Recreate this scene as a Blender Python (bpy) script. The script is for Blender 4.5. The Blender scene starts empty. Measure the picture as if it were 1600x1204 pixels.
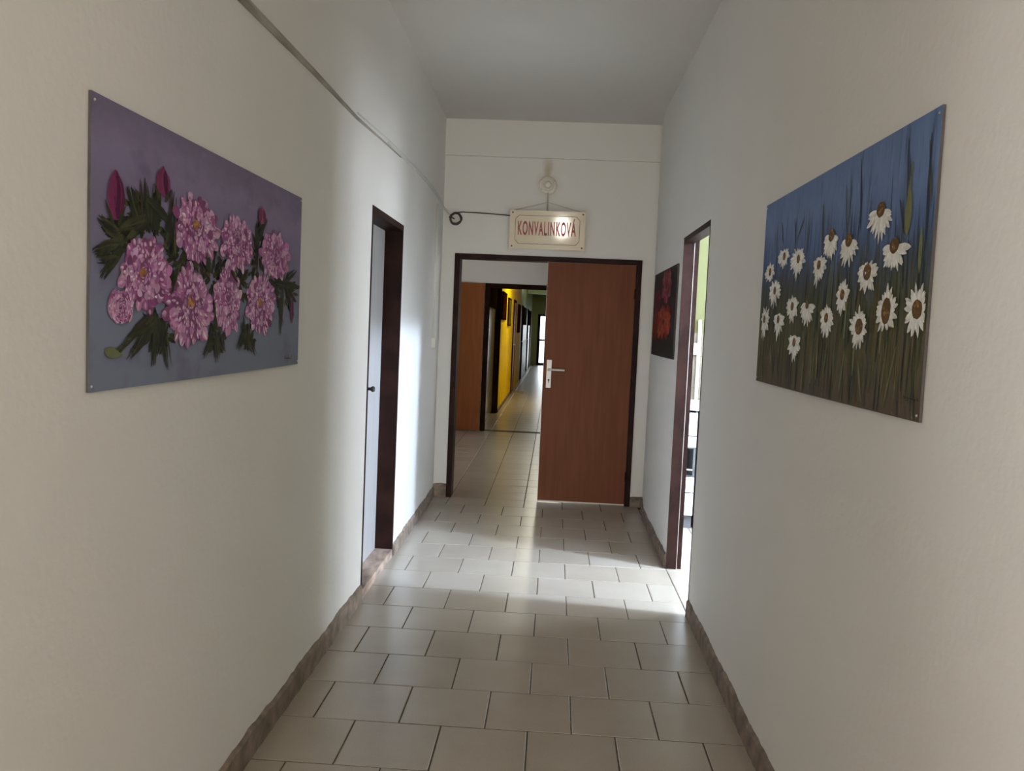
import bpy, bmesh, math, random
from mathutils import Vector, Matrix
random.seed(7)
S = bpy.context.scene
COL = S.collection

# ------------------------------------------------------------------ camera
cam_d = bpy.data.cameras.new('camera'); cam = bpy.data.objects.new('camera', cam_d); COL.objects.link(cam)
pitch, yaw, roll, H = -0.0689, -0.0469, 0.0438, 1.4456
f = Vector((math.sin(yaw)*math.cos(pitch), math.cos(yaw)*math.cos(pitch), math.sin(pitch)))
r0 = Vector((math.cos(yaw), -math.sin(yaw), 0)); u0 = r0.cross(f)
rt = r0*math.cos(roll)+u0*math.sin(roll); up = -r0*math.sin(roll)+u0*math.cos(roll)
M = Matrix((rt, up, -f)).transposed().to_4x4(); M.translation = Vector((0, 0, H))
cam.matrix_world = M
cam_d.sensor_width = 36; cam_d.lens = 1337.57*36/1600; cam_d.clip_start = .05; cam_d.clip_end = 200
S.camera = cam

# ------------------------------------------------------------------ world, lights, exposure
W = bpy.data.worlds.new('world'); S.world = W; W.use_nodes = True
bg = W.node_tree.nodes['Background']; bg.inputs[0].default_value = (.80, .90, 1.0, 1); bg.inputs[1].default_value = 4.0
S.view_settings.view_transform = 'Standard'; S.view_settings.look = 'None'
S.view_settings.exposure = 0.0; S.view_settings.gamma = 1; S.view_settings.use_curve_mapping = False
S.cycles.max_bounces = 10; S.cycles.diffuse_bounces = 6; S.cycles.glossy_bounces = 4; S.cycles.transparent_max_bounces = 8
S.cycles.sample_clamp_indirect = 10.0; S.cycles.caustics_reflective = True; S.cycles.blur_glossy = .3

def area(name, loc, direction, sx, sy, power, color, spread=180):
    l = bpy.data.lights.new(name, 'AREA'); l.shape = 'RECTANGLE'; l.size = sx; l.size_y = sy
    l.energy = power; l.color = color; l.spread = math.radians(spread)
    o = bpy.data.objects.new(name, l); COL.objects.link(o); o.location = loc
    o.rotation_euler = Vector(direction).to_track_quat('-Z', 'Y').to_euler()
    return o
area('daylight_kitchen_near', (4.05, 3.90, 1.75), (-1, 0, 0), .62, 1.5, 10, (.66, .80, 1.0))
area('daylight_kitchen_far', (4.05, 5.60, 1.10), (-1, 0, 0), 1.0, 1.2, 150, (.82, .90, 1.0))
area('daylight_rear', (0, -4.15, 1.65), (0, 1, 0), 1.25, 1.6, 128, (1.0, .93, .85))
area('fill_side', (-1.15, -.1, 1.6), (1, .25, 0), 1.0, 1.2, 30, (1.0, .96, .90))  # fill light added behind the camera to lift the near walls
area('fill_hall', (2.05, 9.3, 1.75), (-1, 0, 0), 1.4, 1.4, 55, (1.0, .97, .93))  # fill light added out of view to light the hall
area('daylight_far_end', (0.03, 33.3, 1.0), (0, -1, 0), 1.2, 1.8, 24, (.95, .98, 1.0))

# ------------------------------------------------------------------ materials
def s2l(c):
    return tuple(((x/255)/12.92 if x <= 10 else (((x/255)+.055)/1.055)**2.4) for x in c)
def newmat(name):
    m = bpy.data.materials.new(name); m.use_nodes = True
    nt = m.node_tree; return m, nt, nt.nodes['Principled BSDF']
def N(nt, t, **kw):
    n = nt.nodes.new(t)
    for k, v in kw.items(): setattr(n, k, v)
    return n
def mat(name, rgb, rough=.6, metal=0, var=.06, scale=6, bump=0, bscale=60, stretch=(1, 1, 1), coord='Object', spec=.5, coat=0):
    """procedural: base colour broken up by noise, optional fine bump"""
    m, nt, b = newmat(name); L = nt.links
    tc = N(nt, 'ShaderNodeTexCoord'); mp = N(nt, 'ShaderNodeMapping'); mp.inputs['Scale'].default_value = stretch
    L.new(tc.outputs[coord], mp.inputs[0])
    no = N(nt, 'ShaderNodeTexNoise'); no.inputs['Scale'].default_value = scale; no.inputs['Detail'].default_value = 5
    L.new(mp.outputs[0], no.inputs['Vector'])
    cr = N(nt, 'ShaderNodeValToRGB'); lo = tuple(c*(1-var*2) for c in rgb); hi = tuple(min(1, c*(1+var*2)) for c in rgb)
    cr.color_ramp.elements[0].position = .3; cr.color_ramp.elements[1].position = .7
    cr.color_ramp.elements[0].color = (*lo, 1); cr.color_ramp.elements[1].color = (*hi, 1)
    L.new(no.outputs['Fac'], cr.inputs[0]); L.new(cr.outputs[0], b.inputs['Base Color'])
    b.inputs['Roughness'].default_value = rough; b.inputs['Metallic'].default_value = metal
    b.inputs['Specular IOR Level'].default_value = spec; b.inputs['Coat Weight'].default_value = coat
    if bump:
        n2 = N(nt, 'ShaderNodeTexNoise'); n2.inputs['Scale'].default_value = bscale; n2.inputs['Detail'].default_value = 4
        L.new(mp.outputs[0], n2.inputs['Vector'])
        bp = N(nt, 'ShaderNodeBump'); bp.inputs['Strength'].default_value = bump; bp.inputs['Distance'].default_value = .004
        L.new(n2.outputs['Fac'], bp.inputs['Height']); L.new(bp.outputs[0], b.inputs['Normal'])
    return m
PLASTER = (.70, .68, .64)
m_wall = mat('wall_plaster', PLASTER, .62, var=.012, scale=1.3, bump=.25, bscale=45)
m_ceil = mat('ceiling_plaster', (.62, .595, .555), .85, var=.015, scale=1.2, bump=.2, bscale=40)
m_skirt = mat('grimy_skirting', (.18, .135, .10), .75, var=.22, scale=16, bump=.6, bscale=30)
m_frame = mat('dark_brown_enamel', (.020, .0075, .0055), .5, var=.25, scale=7, bump=.1, bscale=20, spec=.10)
m_frame2 = mat('dark_brown_enamel_dull', (.020, .010, .007), .8, var=.2, scale=7, spec=0)
m_white = mat('white_enamel', (.80, .80, .80), .3, var=.01, scale=3)
m_leaf = mat('white_door_paint', (.35, .335, .32), .35, var=.05, scale=6, stretch=(1, 12, .3))  # stretched noise puts vertical reflection streaks into the white colour
m_wood = mat('brown_veneer', (.155, .053, .025), .55, spec=.12, var=.05, scale=3, stretch=(9, 9, .7), bump=.05, bscale=20)
m_wood2 = mat('orange_brown_veneer', (.24, .078, .024), .5, spec=.15, var=.05, scale=3, stretch=(9, 9, .7))
m_steel = mat('brushed_metal', (.62, .60, .56), .3, metal=.85, var=.03, scale=30)
m_alu = mat('painted_handle_plate', (.62, .60, .55), .35, metal=.2, var=.03, scale=30)
m_black = mat('black_rubber', (.012, .011, .010), .5, var=.1)
m_grout = mat('grout', (.080, .056, .036), .9, var=.2, scale=30)
m_thr = mat('worn_wood_threshold', (.30, .22, .17), .6, var=.25, scale=7, stretch=(3, 1, 3), bump=.2)
m_edge = mat('raw_board_edge', (.09, .08, .075), .8, var=.1, spec=.1)
m_trunk = mat('shaded_ledge_paint', (.30, .275, .23), .8, var=.2, scale=4, stretch=(1, 1, 6))  # greyish paint darkened so the colour carries the ledge's shadow band
m_cable = mat('old_cable', (.045, .035, .03), .6, var=.1)
m_cablep = mat('painted_cable', (.36, .33, .28), .7, var=.12)
m_cond = mat('painted_conduit', (.62, .61, .56), .55, var=.02)
m_cream = mat('cream_sign_board', (.62, .53, .38), .06, var=.03, scale=5)
m_line = mat('sign_line', (.10, .075, .05), .5, var=.1)
m_red = mat('red_lettering', (.30, .035, .035), .45, var=.25, scale=60)
m_porc = mat('cream_porcelain', (.68, .64, .54), .3, var=.03)
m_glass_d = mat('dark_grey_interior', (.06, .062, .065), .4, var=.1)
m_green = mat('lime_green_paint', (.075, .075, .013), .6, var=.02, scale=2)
m_btile = mat('beige_wall_tile', (.13, .11, .075), .25, var=.1, scale=9)
m_kwhite = mat('kitchen_white_laminate', (.82, .83, .84), .28, var=.01)
m_yellow = mat('yellow_gloss_paint', (.80, .60, .006), .7, spec=.03, var=.04, scale=1.5, bump=.15, bscale=8)
m_olive = mat('olive_green_paint', (.24, .27, .07), .4, var=.05, scale=1.5)
m_lgreen = mat('pale_green_paint', (.45, .52, .22), .5, var=.04)
m_greyg = mat('grey_green_gloss_dado', (.24, .26, .17), .45, spec=.3, var=.05, scale=1.5)
m_pink = mat('pinkish_white_paint', (.62, .55, .50), .4, var=.03)
m_dadop = mat('glossy_passage_paint', (.38, .34, .27), .16, var=.06, scale=2, bump=.3, bscale=7)

# stained back wall: a brown soot stain above the lamp and a faint line stain
def stain_wall():
    m, nt, b = newmat('stained_wall_plaster'); L = nt.links
    tc = N(nt, 'ShaderNodeTexCoord')
    def blob(cx, cz, sx, sz, k):
        mp = N(nt, 'ShaderNodeMapping'); mp.inputs['Location'].default_value = (-cx/sx, 0, -cz/sz); mp.inputs['Scale'].default_value = (1/sx, 0, 1/sz)
        L.new(tc.outputs['Object'], mp.inputs[0])
        no = N(nt, 'ShaderNodeTexNoise'); no.inputs['Scale'].default_value = 14
        L.new(tc.outputs['Object'], no.inputs['Vector'])
        ln = N(nt, 'ShaderNodeVectorMath', operation='LENGTH'); L.new(mp.outputs[0], ln.inputs[0])
        ad = N(nt, 'ShaderNodeMath', operation='MULTIPLY_ADD'); L.new(no.outputs['Fac'], ad.inputs[0]); ad.inputs[1].default_value = .7; L.new(ln.outputs['Value'], ad.inputs[2])
        mr = N(nt, 'ShaderNodeMapRange', interpolation_type='SMOOTHSTEP'); mr.inputs['From Min'].default_value = .35; mr.inputs['From Max'].default_value = 1.5
        mr.inputs['To Min'].default_value = k; mr.inputs['To Max'].default_value = 0
        L.new(ad.outputs[0], mr.inputs['Value']); return mr.outputs[0]
    a = blob(-.115, 2.73, .05, .11, .75); c = blob(-.11, 2.60, .13, .12, .35)
    mx = N(nt, 'ShaderNodeMath', operation='MAXIMUM'); L.new(a, mx.inputs[0]); L.new(c, mx.inputs[1])
    mix = N(nt, 'ShaderNodeMix', data_type='RGBA'); mix.inputs[6].default_value = (.66, .64, .59, 1); mix.inputs[7].default_value = (.40, .31, .17, 1)
    L.new(mx.outputs[0], mix.inputs[0]); L.new(mix.outputs[2], b.inputs['Base Color']); b.inputs['Roughness'].default_value = .65
    n2 = N(nt, 'ShaderNodeTexNoise'); n2.inputs['Scale'].default_value = 40; L.new(tc.outputs['Object'], n2.inputs['Vector'])
    bp = N(nt, 'ShaderNodeBump'); bp.inputs['Strength'].default_value = .2; bp.inputs['Distance'].default_value = .004
    L.new(n2.outputs['Fac'], bp.inputs['Height']); L.new(bp.outputs[0], b.inputs['Normal'])
    return m
m_backwall = stain_wall()

def tile_mat():
    m, nt, b = newmat('ceramic_floor_tile'); L = nt.links
    oi = N(nt, 'ShaderNodeObjectInfo'); geo = N(nt, 'ShaderNodeNewGeometry')
    no = N(nt, 'ShaderNodeTexNoise'); no.inputs['Scale'].default_value = 5; no.inputs['Detail'].default_value = 6
    L.new(geo.outputs['Position'], no.inputs['Vector'])
    ad = N(nt, 'ShaderNodeMath', operation='MULTIPLY_ADD'); L.new(oi.outputs['Random'], ad.inputs[0]); ad.inputs[1].default_value = .45; L.new(no.outputs['Fac'], ad.inputs[2])
    cr = N(nt, 'ShaderNodeValToRGB'); cr.color_ramp.elements[0].position = .35; cr.color_ramp.elements[1].position = 1.1
    cr.color_ramp.elements[0].color = (.315, .268, .208, 1); cr.color_ramp.elements[1].color = (.39, .345, .285, 1)
    L.new(ad.outputs[0], cr.inputs[0])
    sp = N(nt, 'ShaderNodeTexNoise'); sp.inputs['Scale'].default_value = 260; L.new(geo.outputs['Position'], sp.inputs['Vector'])
    mr = N(nt, 'ShaderNodeMapRange'); mr.inputs['From Min'].default_value = .35; mr.inputs['From Max'].default_value = .65; mr.inputs['To Min'].default_value = .9; mr.inputs['To Max'].default_value = 1.08
    L.new(sp.outputs['Fac'], mr.inputs['Value'])
    mu = N(nt, 'ShaderNodeVectorMath', operation='MULTIPLY'); L.new(cr.outputs[0], mu.inputs[0]); L.new(mr.outputs[0], mu.inputs[1])
    L.new(mu.outputs[0], b.inputs['Base Color'])
    b.inputs['Roughness'].default_value = .29; b.inputs['Specular IOR Level'].default_value = 1.0
    return m
m_tile = tile_mat()

def attr_mat(name, rough=.55):
    m, nt, b = newmat(name); L = nt.links
    at = N(nt, 'ShaderNodeAttribute'); at.attribute_name = 'paint'
    tc = N(nt, 'ShaderNodeTexCoord'); no = N(nt, 'ShaderNodeTexNoise'); no.inputs['Scale'].default_value = 90
    L.new(tc.outputs['Object'], no.inputs['Vector'])
    mr = N(nt, 'ShaderNodeMapRange'); mr.inputs['To Min'].default_value = .75; mr.inputs['To Max'].default_value = 1.25
    L.new(no.outputs['Fac'], mr.inputs['Value'])
    mu = N(nt, 'ShaderNodeVectorMath', operation='MULTIPLY'); L.new(at.outputs['Color'], mu.inputs[0]); L.new(mr.outputs[0], mu.inputs[1])
    L.new(mu.outputs[0], b.inputs['Base Color']); b.inputs['Roughness'].default_value = rough; b.inputs['Specular IOR Level'].default_value = .12
    return m
m_paint = attr_mat('oil_paint')

def canvas_mat(name, stops, axis_scale, noise_scale, z0, z1, dark=(.1, .1, .1), streak=0, blot=None):
    """painted ground: vertical colour gradation of the picture, brushy noise"""
    m, nt, b = newmat(name); L = nt.links
    tc = N(nt, 'ShaderNodeTexCoord'); mp = N(nt, 'ShaderNodeMapping'); mp.inputs['Scale'].default_value = axis_scale
    L.new(tc.outputs['Object'], mp.inputs[0])
    no = N(nt, 'ShaderNodeTexNoise'); no.inputs['Scale'].default_value = noise_scale; no.inputs['Detail'].default_value = 6; no.inputs['Roughness'].default_value = .65
    L.new(mp.outputs[0], no.inputs['Vector'])
    sx = N(nt, 'ShaderNodeSeparateXYZ'); L.new(tc.outputs['Object'], sx.inputs[0])
    mr = N(nt, 'ShaderNodeMapRange'); mr.inputs['From Min'].default_value = z0; mr.inputs['From Max'].default_value = z1
    L.new(sx.outputs['Z'], mr.inputs['Value'])
    ad = N(nt, 'ShaderNodeMath', operation='MULTIPLY_ADD'); L.new(no.outputs['Fac'], ad.inputs[0]); ad.inputs[1].default_value = .5
    sb = N(nt, 'ShaderNodeMath', operation='SUBTRACT'); L.new(mr.outputs[0], sb.inputs[0]); sb.inputs[1].default_value = .25
    L.new(sb.outputs[0], ad.inputs[2])
    cr = N(nt, 'ShaderNodeValToRGB'); e = cr.color_ramp.elements
    while len(e) < len(stops): e.new(.5)
    for i, (p, c) in enumerate(stops): e[i].position = p; e[i].color = (*c, 1)
    L.new(ad.outputs[0], cr.inputs[0])
    n2 = N(nt, 'ShaderNodeTexNoise'); n2.inputs['Scale'].default_value = noise_scale*2.3; n2.inputs['Detail'].default_value = 4
    L.new(mp.outputs[0], n2.inputs['Vector'])
    m2 = N(nt, 'ShaderNodeMapRange'); m2.inputs['From Min'].default_value = .55; m2.inputs['From Max'].default_value = .75; m2.inputs['To Max'].default_value = streak
    L.new(n2.outputs['Fac'], m2.inputs['Value'])
    mix = N(nt, 'ShaderNodeMix', data_type='RGBA'); L.new(m2.outputs[0], mix.inputs[0]); L.new(cr.outputs[0], mix.inputs[6]); mix.inputs[7].default_value = (*dark, 1)
    L.new(mix.outputs[2], b.inputs['Base Color']); b.inputs['Roughness'].default_value = .55; b.inputs['Specular IOR Level'].default_value = .12
    bp = N(nt, 'ShaderNodeBump'); bp.inputs['Strength'].default_value = .4; bp.inputs['Distance'].default_value = .003
    L.new(n2.outputs['Fac'], bp.inputs['Height']); L.new(bp.outputs[0], b.inputs['Normal'])
    return m

def pane_mat():
    m = bpy.data.materials.new('window_glass'); m.use_nodes = True; nt = m.node_tree; nt.nodes.clear(); L = nt.links
    o = N(nt, 'ShaderNodeOutputMaterial'); t = N(nt, 'ShaderNodeBsdfTransparent'); g = N(nt, 'ShaderNodeBsdfGlossy'); g.inputs['Roughness'].default_value = .02
    fr = N(nt, 'ShaderNodeFresnel'); fr.inputs[0].default_value = 1.45; mx = N(nt, 'ShaderNodeMixShader')
    L.new(fr.outputs[0], mx.inputs[0]); L.new(t.outputs[0], mx.inputs[1]); L.new(g.outputs[0], mx.inputs[2]); L.new(mx.outputs[0], o.inputs[0])
    return m
m_pane = pane_mat()

def lamp_mat(name, col, st):
    m, nt, b = newmat(name); b.inputs['Base Color'].default_value = (.9, .9, .85, 1)
    b.inputs['Emission Color'].default_value = (*col, 1); b.inputs['Emission Strength'].default_value = st
    return m

# ------------------------------------------------------------------ helpers
def box(bm, x0, x1, y0, y1, z0, z1):
    v = [bm.verts.new(p) for p in ((x0,y0,z0),(x1,y0,z0),(x1,y1,z0),(x0,y1,z0),(x0,y0,z1),(x1,y0,z1),(x1,y1,z1),(x0,y1,z1))]
    for q in ((0,3,2,1),(4,5,6,7),(0,1,5,4),(1,2,6,5),(2,3,7,6),(3,0,4,7)): bm.faces.new([v[i] for i in q])
def boxes(*bs):
    bm = bmesh.new()
    for b in bs: box(bm, *b)
    return bm
def obj(name, bm, m, parent=None, smooth=False, bevel=0):
    me = bpy.data.meshes.new(name)
    if bevel:
        bmesh.ops.bevel(bm, geom=bm.edges[:], offset=bevel, segments=2, affect='EDGES', profile=.6)
    bm.normal_update(); bm.to_mesh(me); bm.free(); me.materials.append(m)
    if smooth:
        for p in me.polygons: p.use_smooth = True
    o = bpy.data.objects.new(name, me); COL.objects.link(o)
    if parent:
        o.parent = parent; o.matrix_parent_inverse = Matrix.Translation(-parent.location) if parent.type == 'EMPTY' else Matrix()
    return o
def thing(name, label, cat, loc=(0, 0, 0), group=None, kind=None):
    o = bpy.data.objects.new(name, None); COL.objects.link(o); o.location = loc; o.empty_display_size = .1
    return tag(o, label, cat, group, kind)
def tag(o, label=None, cat=None, group=None, kind=None):
    if label: o['label'] = label
    if cat: o['category'] = cat
    if group: o['group'] = group
    if kind: o['kind'] = kind
    return o
def struct(name, bm, m, label=None, **kw):
    return tag(obj(name, bm, m, **kw), label, None, None, 'structure')
def tube(bm, pts, r, n=8, cap=True):
    pts = [Vector(p) for p in pts]; rings = []
    for i, p in enumerate(pts):
        t = (pts[min(i+1, len(pts)-1)]-pts[max(i-1, 0)]).normalized()
        a = t.cross(Vector((0, 0, 1))) if abs(t.z) < .9 else t.cross(Vector((1, 0, 0)))
        a.normalize(); b = t.cross(a)
        rings.append([bm.verts.new(p+a*math.cos(k*2*math.pi/n)*r+b*math.sin(k*2*math.pi/n)*r) for k in range(n)])
    for A, B in zip(rings, rings[1:]):
        for k in range(n): bm.faces.new((A[k], A[(k+1) % n], B[(k+1) % n], B[k]))
    if cap: bm.faces.new(rings[0][::-1]); bm.faces.new(rings[-1])
def lathe(bm, prof, origin, axis='Y', n=32):
    """prof: (radius, distance along axis)"""
    rings = []
    for r, d in prof:
        ring = []
        for k in range(n):
            a = k*2*math.pi/n; c, s = math.cos(a)*r, math.sin(a)*r
            p = {'Y': (c, d, s), 'Z': (c, s, d), 'X': (d, c, s)}[axis]
            ring.append(bm.verts.new(Vector(origin)+Vector(p)))
        rings.append(ring)
    for A, B in zip(rings, rings[1:]):
        for k in range(n): bm.faces.new((A[k], A[(k+1) % n], B[(k+1) % n], B[k]))
    bm.faces.new(rings[0]); bm.faces.new(rings[-1][::-1])
    bmesh.ops.recalc_face_normals(bm, faces=bm.faces[:])
def quad_prism(bm, xy, z0, z1):
    lo = [bm.verts.new((x, y, z0)) for x, y in xy]; hi = [bm.verts.new((x, y, z1)) for x, y in xy]
    n = len(xy); bm.faces.new(lo[::-1]); bm.faces.new(hi)
    for i in range(n): bm.faces.new((lo[i], lo[(i+1) % n], hi[(i+1) % n], hi[i]))

# ------------------------------------------------------------------ key dimensions (metres)
XL, XR = -.937, .752          # corridor wall faces
XLb, XRb = -.955, .790        # the same at the back wall
YB = 7.05                     # back wall
CZ = 3.10                     # ceiling
HD = 2.02                     # top of door frames
YR = -4.0                     # rear wall, behind the camera
LD0, LD1 = 4.285, 5.16        # left doorway
RD0, RD1 = 4.357, 5.235       # right doorway
BX0, BX1 = -.845, .685        # back doorway, outer frame
YH = 11.635                   # far wall of the hall
YP = 14.10                    # second frame of the passage
YE = 33.0                     # far end

# ------------------------------------------------------------------ structure
bm = bmesh.new()
for q in ((YR, -.6, -.02, CZ), (.4, LD0, -.02, CZ), (-.6, .4, -.02, 1.0), (-.6, .4, 2.2, CZ)): box(bm, XL-.12, XL, *q)
quad_prism(bm, [(XL-.12, LD1), (XL, LD1), (XL, 5.5), (XLb, YB+.02), (XL-.14, YB+.02)], -.02, CZ)
box(bm, XL-.12, XL, LD0, LD1, HD, CZ)
struct('wall_left', bm, m_wall, 'cream plaster corridor wall with the peony picture on it')
bm = bmesh.new()
box(bm, XR, XR+.09, YR, RD0, -.02, CZ)
quad_prism(bm, [(XR, RD1), (XR+.09, RD1), (XRb+.09, YB+.02), (XRb, YB+.02), (XR, 6.6)], -.02, CZ)
box(bm, XR, XR+.09, RD0, RD1, HD, CZ)
struct('wall_right', bm, m_wall, 'cream plaster corridor wall with the daisy picture on it')
# back wall with the double doorway; upper part stands proud of the lower like a shallow beam
bm = boxes((-2.7, BX0, YB, YB+.14, -.02, 2.81), (BX1, 2.0, YB, YB+.14, -.02, 2.81), (BX0, BX1, YB, YB+.14, HD, 2.81),
           (XLb-.01, XRb+.02, YB-.03, YB+.14, 2.81, CZ))
box(bm, -2.7, XLb-.01, YB, YB+.14, 2.81, CZ); box(bm, XRb+.02, 2.0, YB, YB+.14, 2.81, CZ)
struct('wall_back', bm, m_backwall, 'end wall over the brown double doorway')
struct('ceiling', boxes((-2.9, 4.1, YR-.3, YH+.1, CZ, CZ+.15)), m_ceil, 'plain white ceiling of the corridor')
# rear wall with window behind the camera
struct('wall_rear', boxes((XL-.12, -.62, YR-.12, YR, -.02, CZ), (.62, XR+.09, YR-.12, YR, -.02, CZ), (-.62, .62, YR-.12, YR, -.02, .85), (-.62, .62, YR-.12, YR, 2.45, CZ)), m_wall)

def window(name, axis, pos, a0, a1, z0, z1, mull=1):
    """window set in a wall; axis 'X': wall plane at x=pos, spans y; 'Y': wall plane at y=pos, spans x"""
    loc = (pos, (a0+a1)/2, z0) if axis == 'X' else ((a0+a1)/2, pos, z0)
    w = thing(name, None, None, loc, kind='structure')
    def bx(bm, s0, s1, zz0, zz1, d=.03):
        if axis == 'X': box(bm, pos-d, pos+d, s0, s1, zz0, zz1)
        else: box(bm, s0, s1, pos-d, pos+d, zz0, zz1)
    t = .05
    bm = bmesh.new(); bx(bm, a0, a0+t, z0, z1); bx(bm, a1-t, a1, z0, z1); bx(bm, a0+t, a1-t, z0, z0+t); bx(bm, a0+t, a1-t, z1-t, z1)
    obj('window_frame', bm, m_white, w)
    for i in range(mull):
        c = a0+(a1-a0)*(i+1)/(mull+1); bm = bmesh.new(); bx(bm, c-.03, c+.03, z0+t, z1-t, .025); obj('mullion', bm, m_white, w)
    bm = bmesh.new(); bx(bm, a0+t, a1-t, z0+t, z1-t, .003); obj('pane', bm, m_pane, w)
    return w
window('window_1', 'Y', YR-.06, -.62, .62, .85, 2.45)

window('added_side_window', 'X', XL-.06, -.6, .4, 1.0, 2.2, 1)  # unseen window added as an opening for the side fill light
# kitchen shell (room behind the doorway on the right)
struct('wall_kitchen_far', boxes((.86, 3.95, 6.955, 7.045, -.02, CZ)), m_green, 'lime green kitchen wall seen through the doorway')
struct('wall_kitchen_near', boxes((XR+.095, 3.95, 2.9, 3.0, -.02, CZ)), m_wall)
struct('wall_kitchen_side', boxes((3.9, 4.02, 3.0, 3.55, -.02, CZ), (3.9, 4.02, 4.25, 5.05, -.02, CZ), (3.9, 4.02, 6.15, 6.95, -.02, CZ),
    (3.9, 4.02, 3.55, 4.25, -.02, .95), (3.9, 4.02, 3.55, 4.25, 2.55, CZ), (3.9, 4.02, 5.05, 6.15, -.02, .45), (3.9, 4.02, 5.05, 6.15, 1.75, CZ)), m_wall)
window('window_2', 'X', 3.96, 3.55, 4.25, .95, 2.55, 0)
window('window_3', 'X', 3.96, 5.05, 6.15, .45, 1.75, 1)
# recess room behind the white door is closed by the leaf; hall
struct('wall_hall_left', boxes((-2.8, -2.7, YB, YH+.1, -.02, CZ)), m_wall)
struct('wall_hall_right', boxes((1.9, 2.0, YB+.14, 8.6, -.02, CZ), (1.9, 2.0, 10.0, YH, -.02, CZ), (1.9, 2.0, 8.6, 10.0, -.02, 1.0), (1.9, 2.0, 8.6, 10.0, 2.5, CZ)), m_wall)
window('added_hall_window', 'X', 1.95, 8.6, 10.0, 1.0, 2.5, 1)  # unseen window, put in to let the hall fill light through
PX0, PX1 = -.965, .80
struct('wall_hall_far', boxes((-2.7, PX0, YH, YH+.12, -.02, CZ), (PX1, 2.0, YH, YH+.12, -.02, CZ), (PX0, PX1, YH, YH+.12, 2.01, CZ)), m_wall, 'pale hall wall above the second doorway')
struct('wall_passage_left', boxes((-1.10, -.985, YH+.12, YP, -.02, 2.9)), m_dadop, 'glossy painted passage wall between two dark door frames')
struct('trim_3', boxes((-.985, -.955, YH+.13, YP-.02, 1.72, 2.9)), m_frame2, 'dark panelling high on the passage wall')
struct('wall_passage_right', boxes((.80, .92, YH+.12, YP, -.02, 2.9)), m_dadop)
struct('ceiling_far', boxes((-1.2, 1.1, YH+.12, YE+.3, 2.9, 3.0)), m_olive, 'green ceiling of the far corridor')
# far corridor
CX0, CX1 = -.90, .80
YY = 22.6
struct('wall_yellow_left', boxes((CX0-.12, CX0, YP+.1, YY, -.02, 2.9)), m_yellow, 'bright yellow glossy wall of the far corridor')
struct('wall_yellow_right', boxes((CX1, CX1+.12, YP+.1, YY, -.02, 2.9)), m_yellow)
struct('wall_green_left', boxes((CX0-.12, CX0, YY, YE, 1.85, 2.9)), m_olive, 'olive green upper wall of the far corridor')
struct('wall_green_right', boxes((CX1, CX1+.12, YY, YE, 1.85, 2.9)), m_olive)
struct('wall_pale_left', boxes((CX0-.12, CX0, YY, YE, 1.05, 1.85)), m_pink, 'pinkish white wall band of the far corridor')
struct('wall_pale_right', boxes((CX1, CX1+.12, YY, YE, 1.05, 1.85)), m_pink)
struct('wall_dado_left', boxes((CX0-.12, CX0+.008, YY, YE, -.02, 1.05)), m_greyg, 'grey green gloss dado of the far corridor')
struct('wall_dado_right', boxes((CX1-.008, CX1+.12, YY, YE, -.02, 1.05)), m_greyg)
struct('trim_1', boxes((CX0, CX1, 27.0, 27.3, 2.5, 2.9)), m_lgreen, 'pale green ceiling beam across the far corridor')
struct('wall_far_end', boxes((CX0-.12, -.66, YE, YE+.12, -.02, 2.9), (.72, CX1+.12, YE, YE+.12, -.02, 2.9), (-.66, .72, YE, YE+.12, 1.95, 2.9)), m_olive, 'dark green end wall around the bright glazed door')

# ------------------------------------------------------------------ floor: grout bed and single tiles
floor = struct('floor', boxes((-2.9, 4.1, YR-.3, YH+.2, -.12, -.0016), (-1.2, 1.1, YH+.2, YE+.3, -.12, -.0016)), m_grout, 'beige ceramic tiled floor with brown joints')
def tile_verts(bm, x0, x1, y0, y1, h=0):
    g, e, z = .0023, .0022, h
    x0 += g; x1 -= g; y0 += g; y1 -= g
    if x1-x0 < .012 or y1-y0 < .012: return False
    lo = [bm.verts.new(p) for p in ((x0, y0, -.006), (x1, y0, -.006), (x1, y1, -.006), (x0, y1, -.006))]
    mi = [bm.verts.new((v.co.x, v.co.y, z-.0018)) for v in lo]
    hi = [bm.verts.new(p) for p in ((x0+e, y0+e, z), (x1-e, y0+e, z), (x1-e, y1-e, z), (x0+e, y1-e, z))]
    for a, b in ((lo, mi), (mi, hi)):
        for i in range(4): bm.faces.new((a[i], a[(i+1) % 4], b[(i+1) % 4], b[i]))
    bm.faces.new(hi); return True
tile_mesh = {}
def tile(x0, x1, y0, y1):
    key = (round(x1-x0, 3), round(y1-y0, 3))
    if key not in tile_mesh:
        bm = bmesh.new()
        if not tile_verts(bm, -key[0]/2, key[0]/2, -key[1]/2, key[1]/2): bm.free(); return
        me = bpy.data.meshes.new('tile'); bm.normal_update(); bm.to_mesh(me); bm.free(); me.materials.append(m_tile); tile_mesh[key] = me
    o = bpy.data.objects.new('tile', tile_mesh[key]); COL.objects.link(o); o.parent = floor
    o.location = ((x0+x1)/2, (y0+y1)/2, random.uniform(-.0003, .0003))
    o.rotation_euler = (random.gauss(0, .0016), random.gauss(0, .0016), 0)
PXT, PYT = .3125, .3165
stuff_bm = bmesh.new(); nt_ = 0
def lay(xa, xb, y0, y1, off, single):
    k = math.floor((xa-off)/PXT); x = off+k*PXT
    while x < xb-1e-4:
        a, b = max(x, xa), min(x+PXT, xb)
        if b-a > .012:
            if single(a, b, y0, y1): tile(a, b, y0, y1)
            else: tile_verts(stuff_bm, a, b, y0, y1)
        x += PXT
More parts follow.
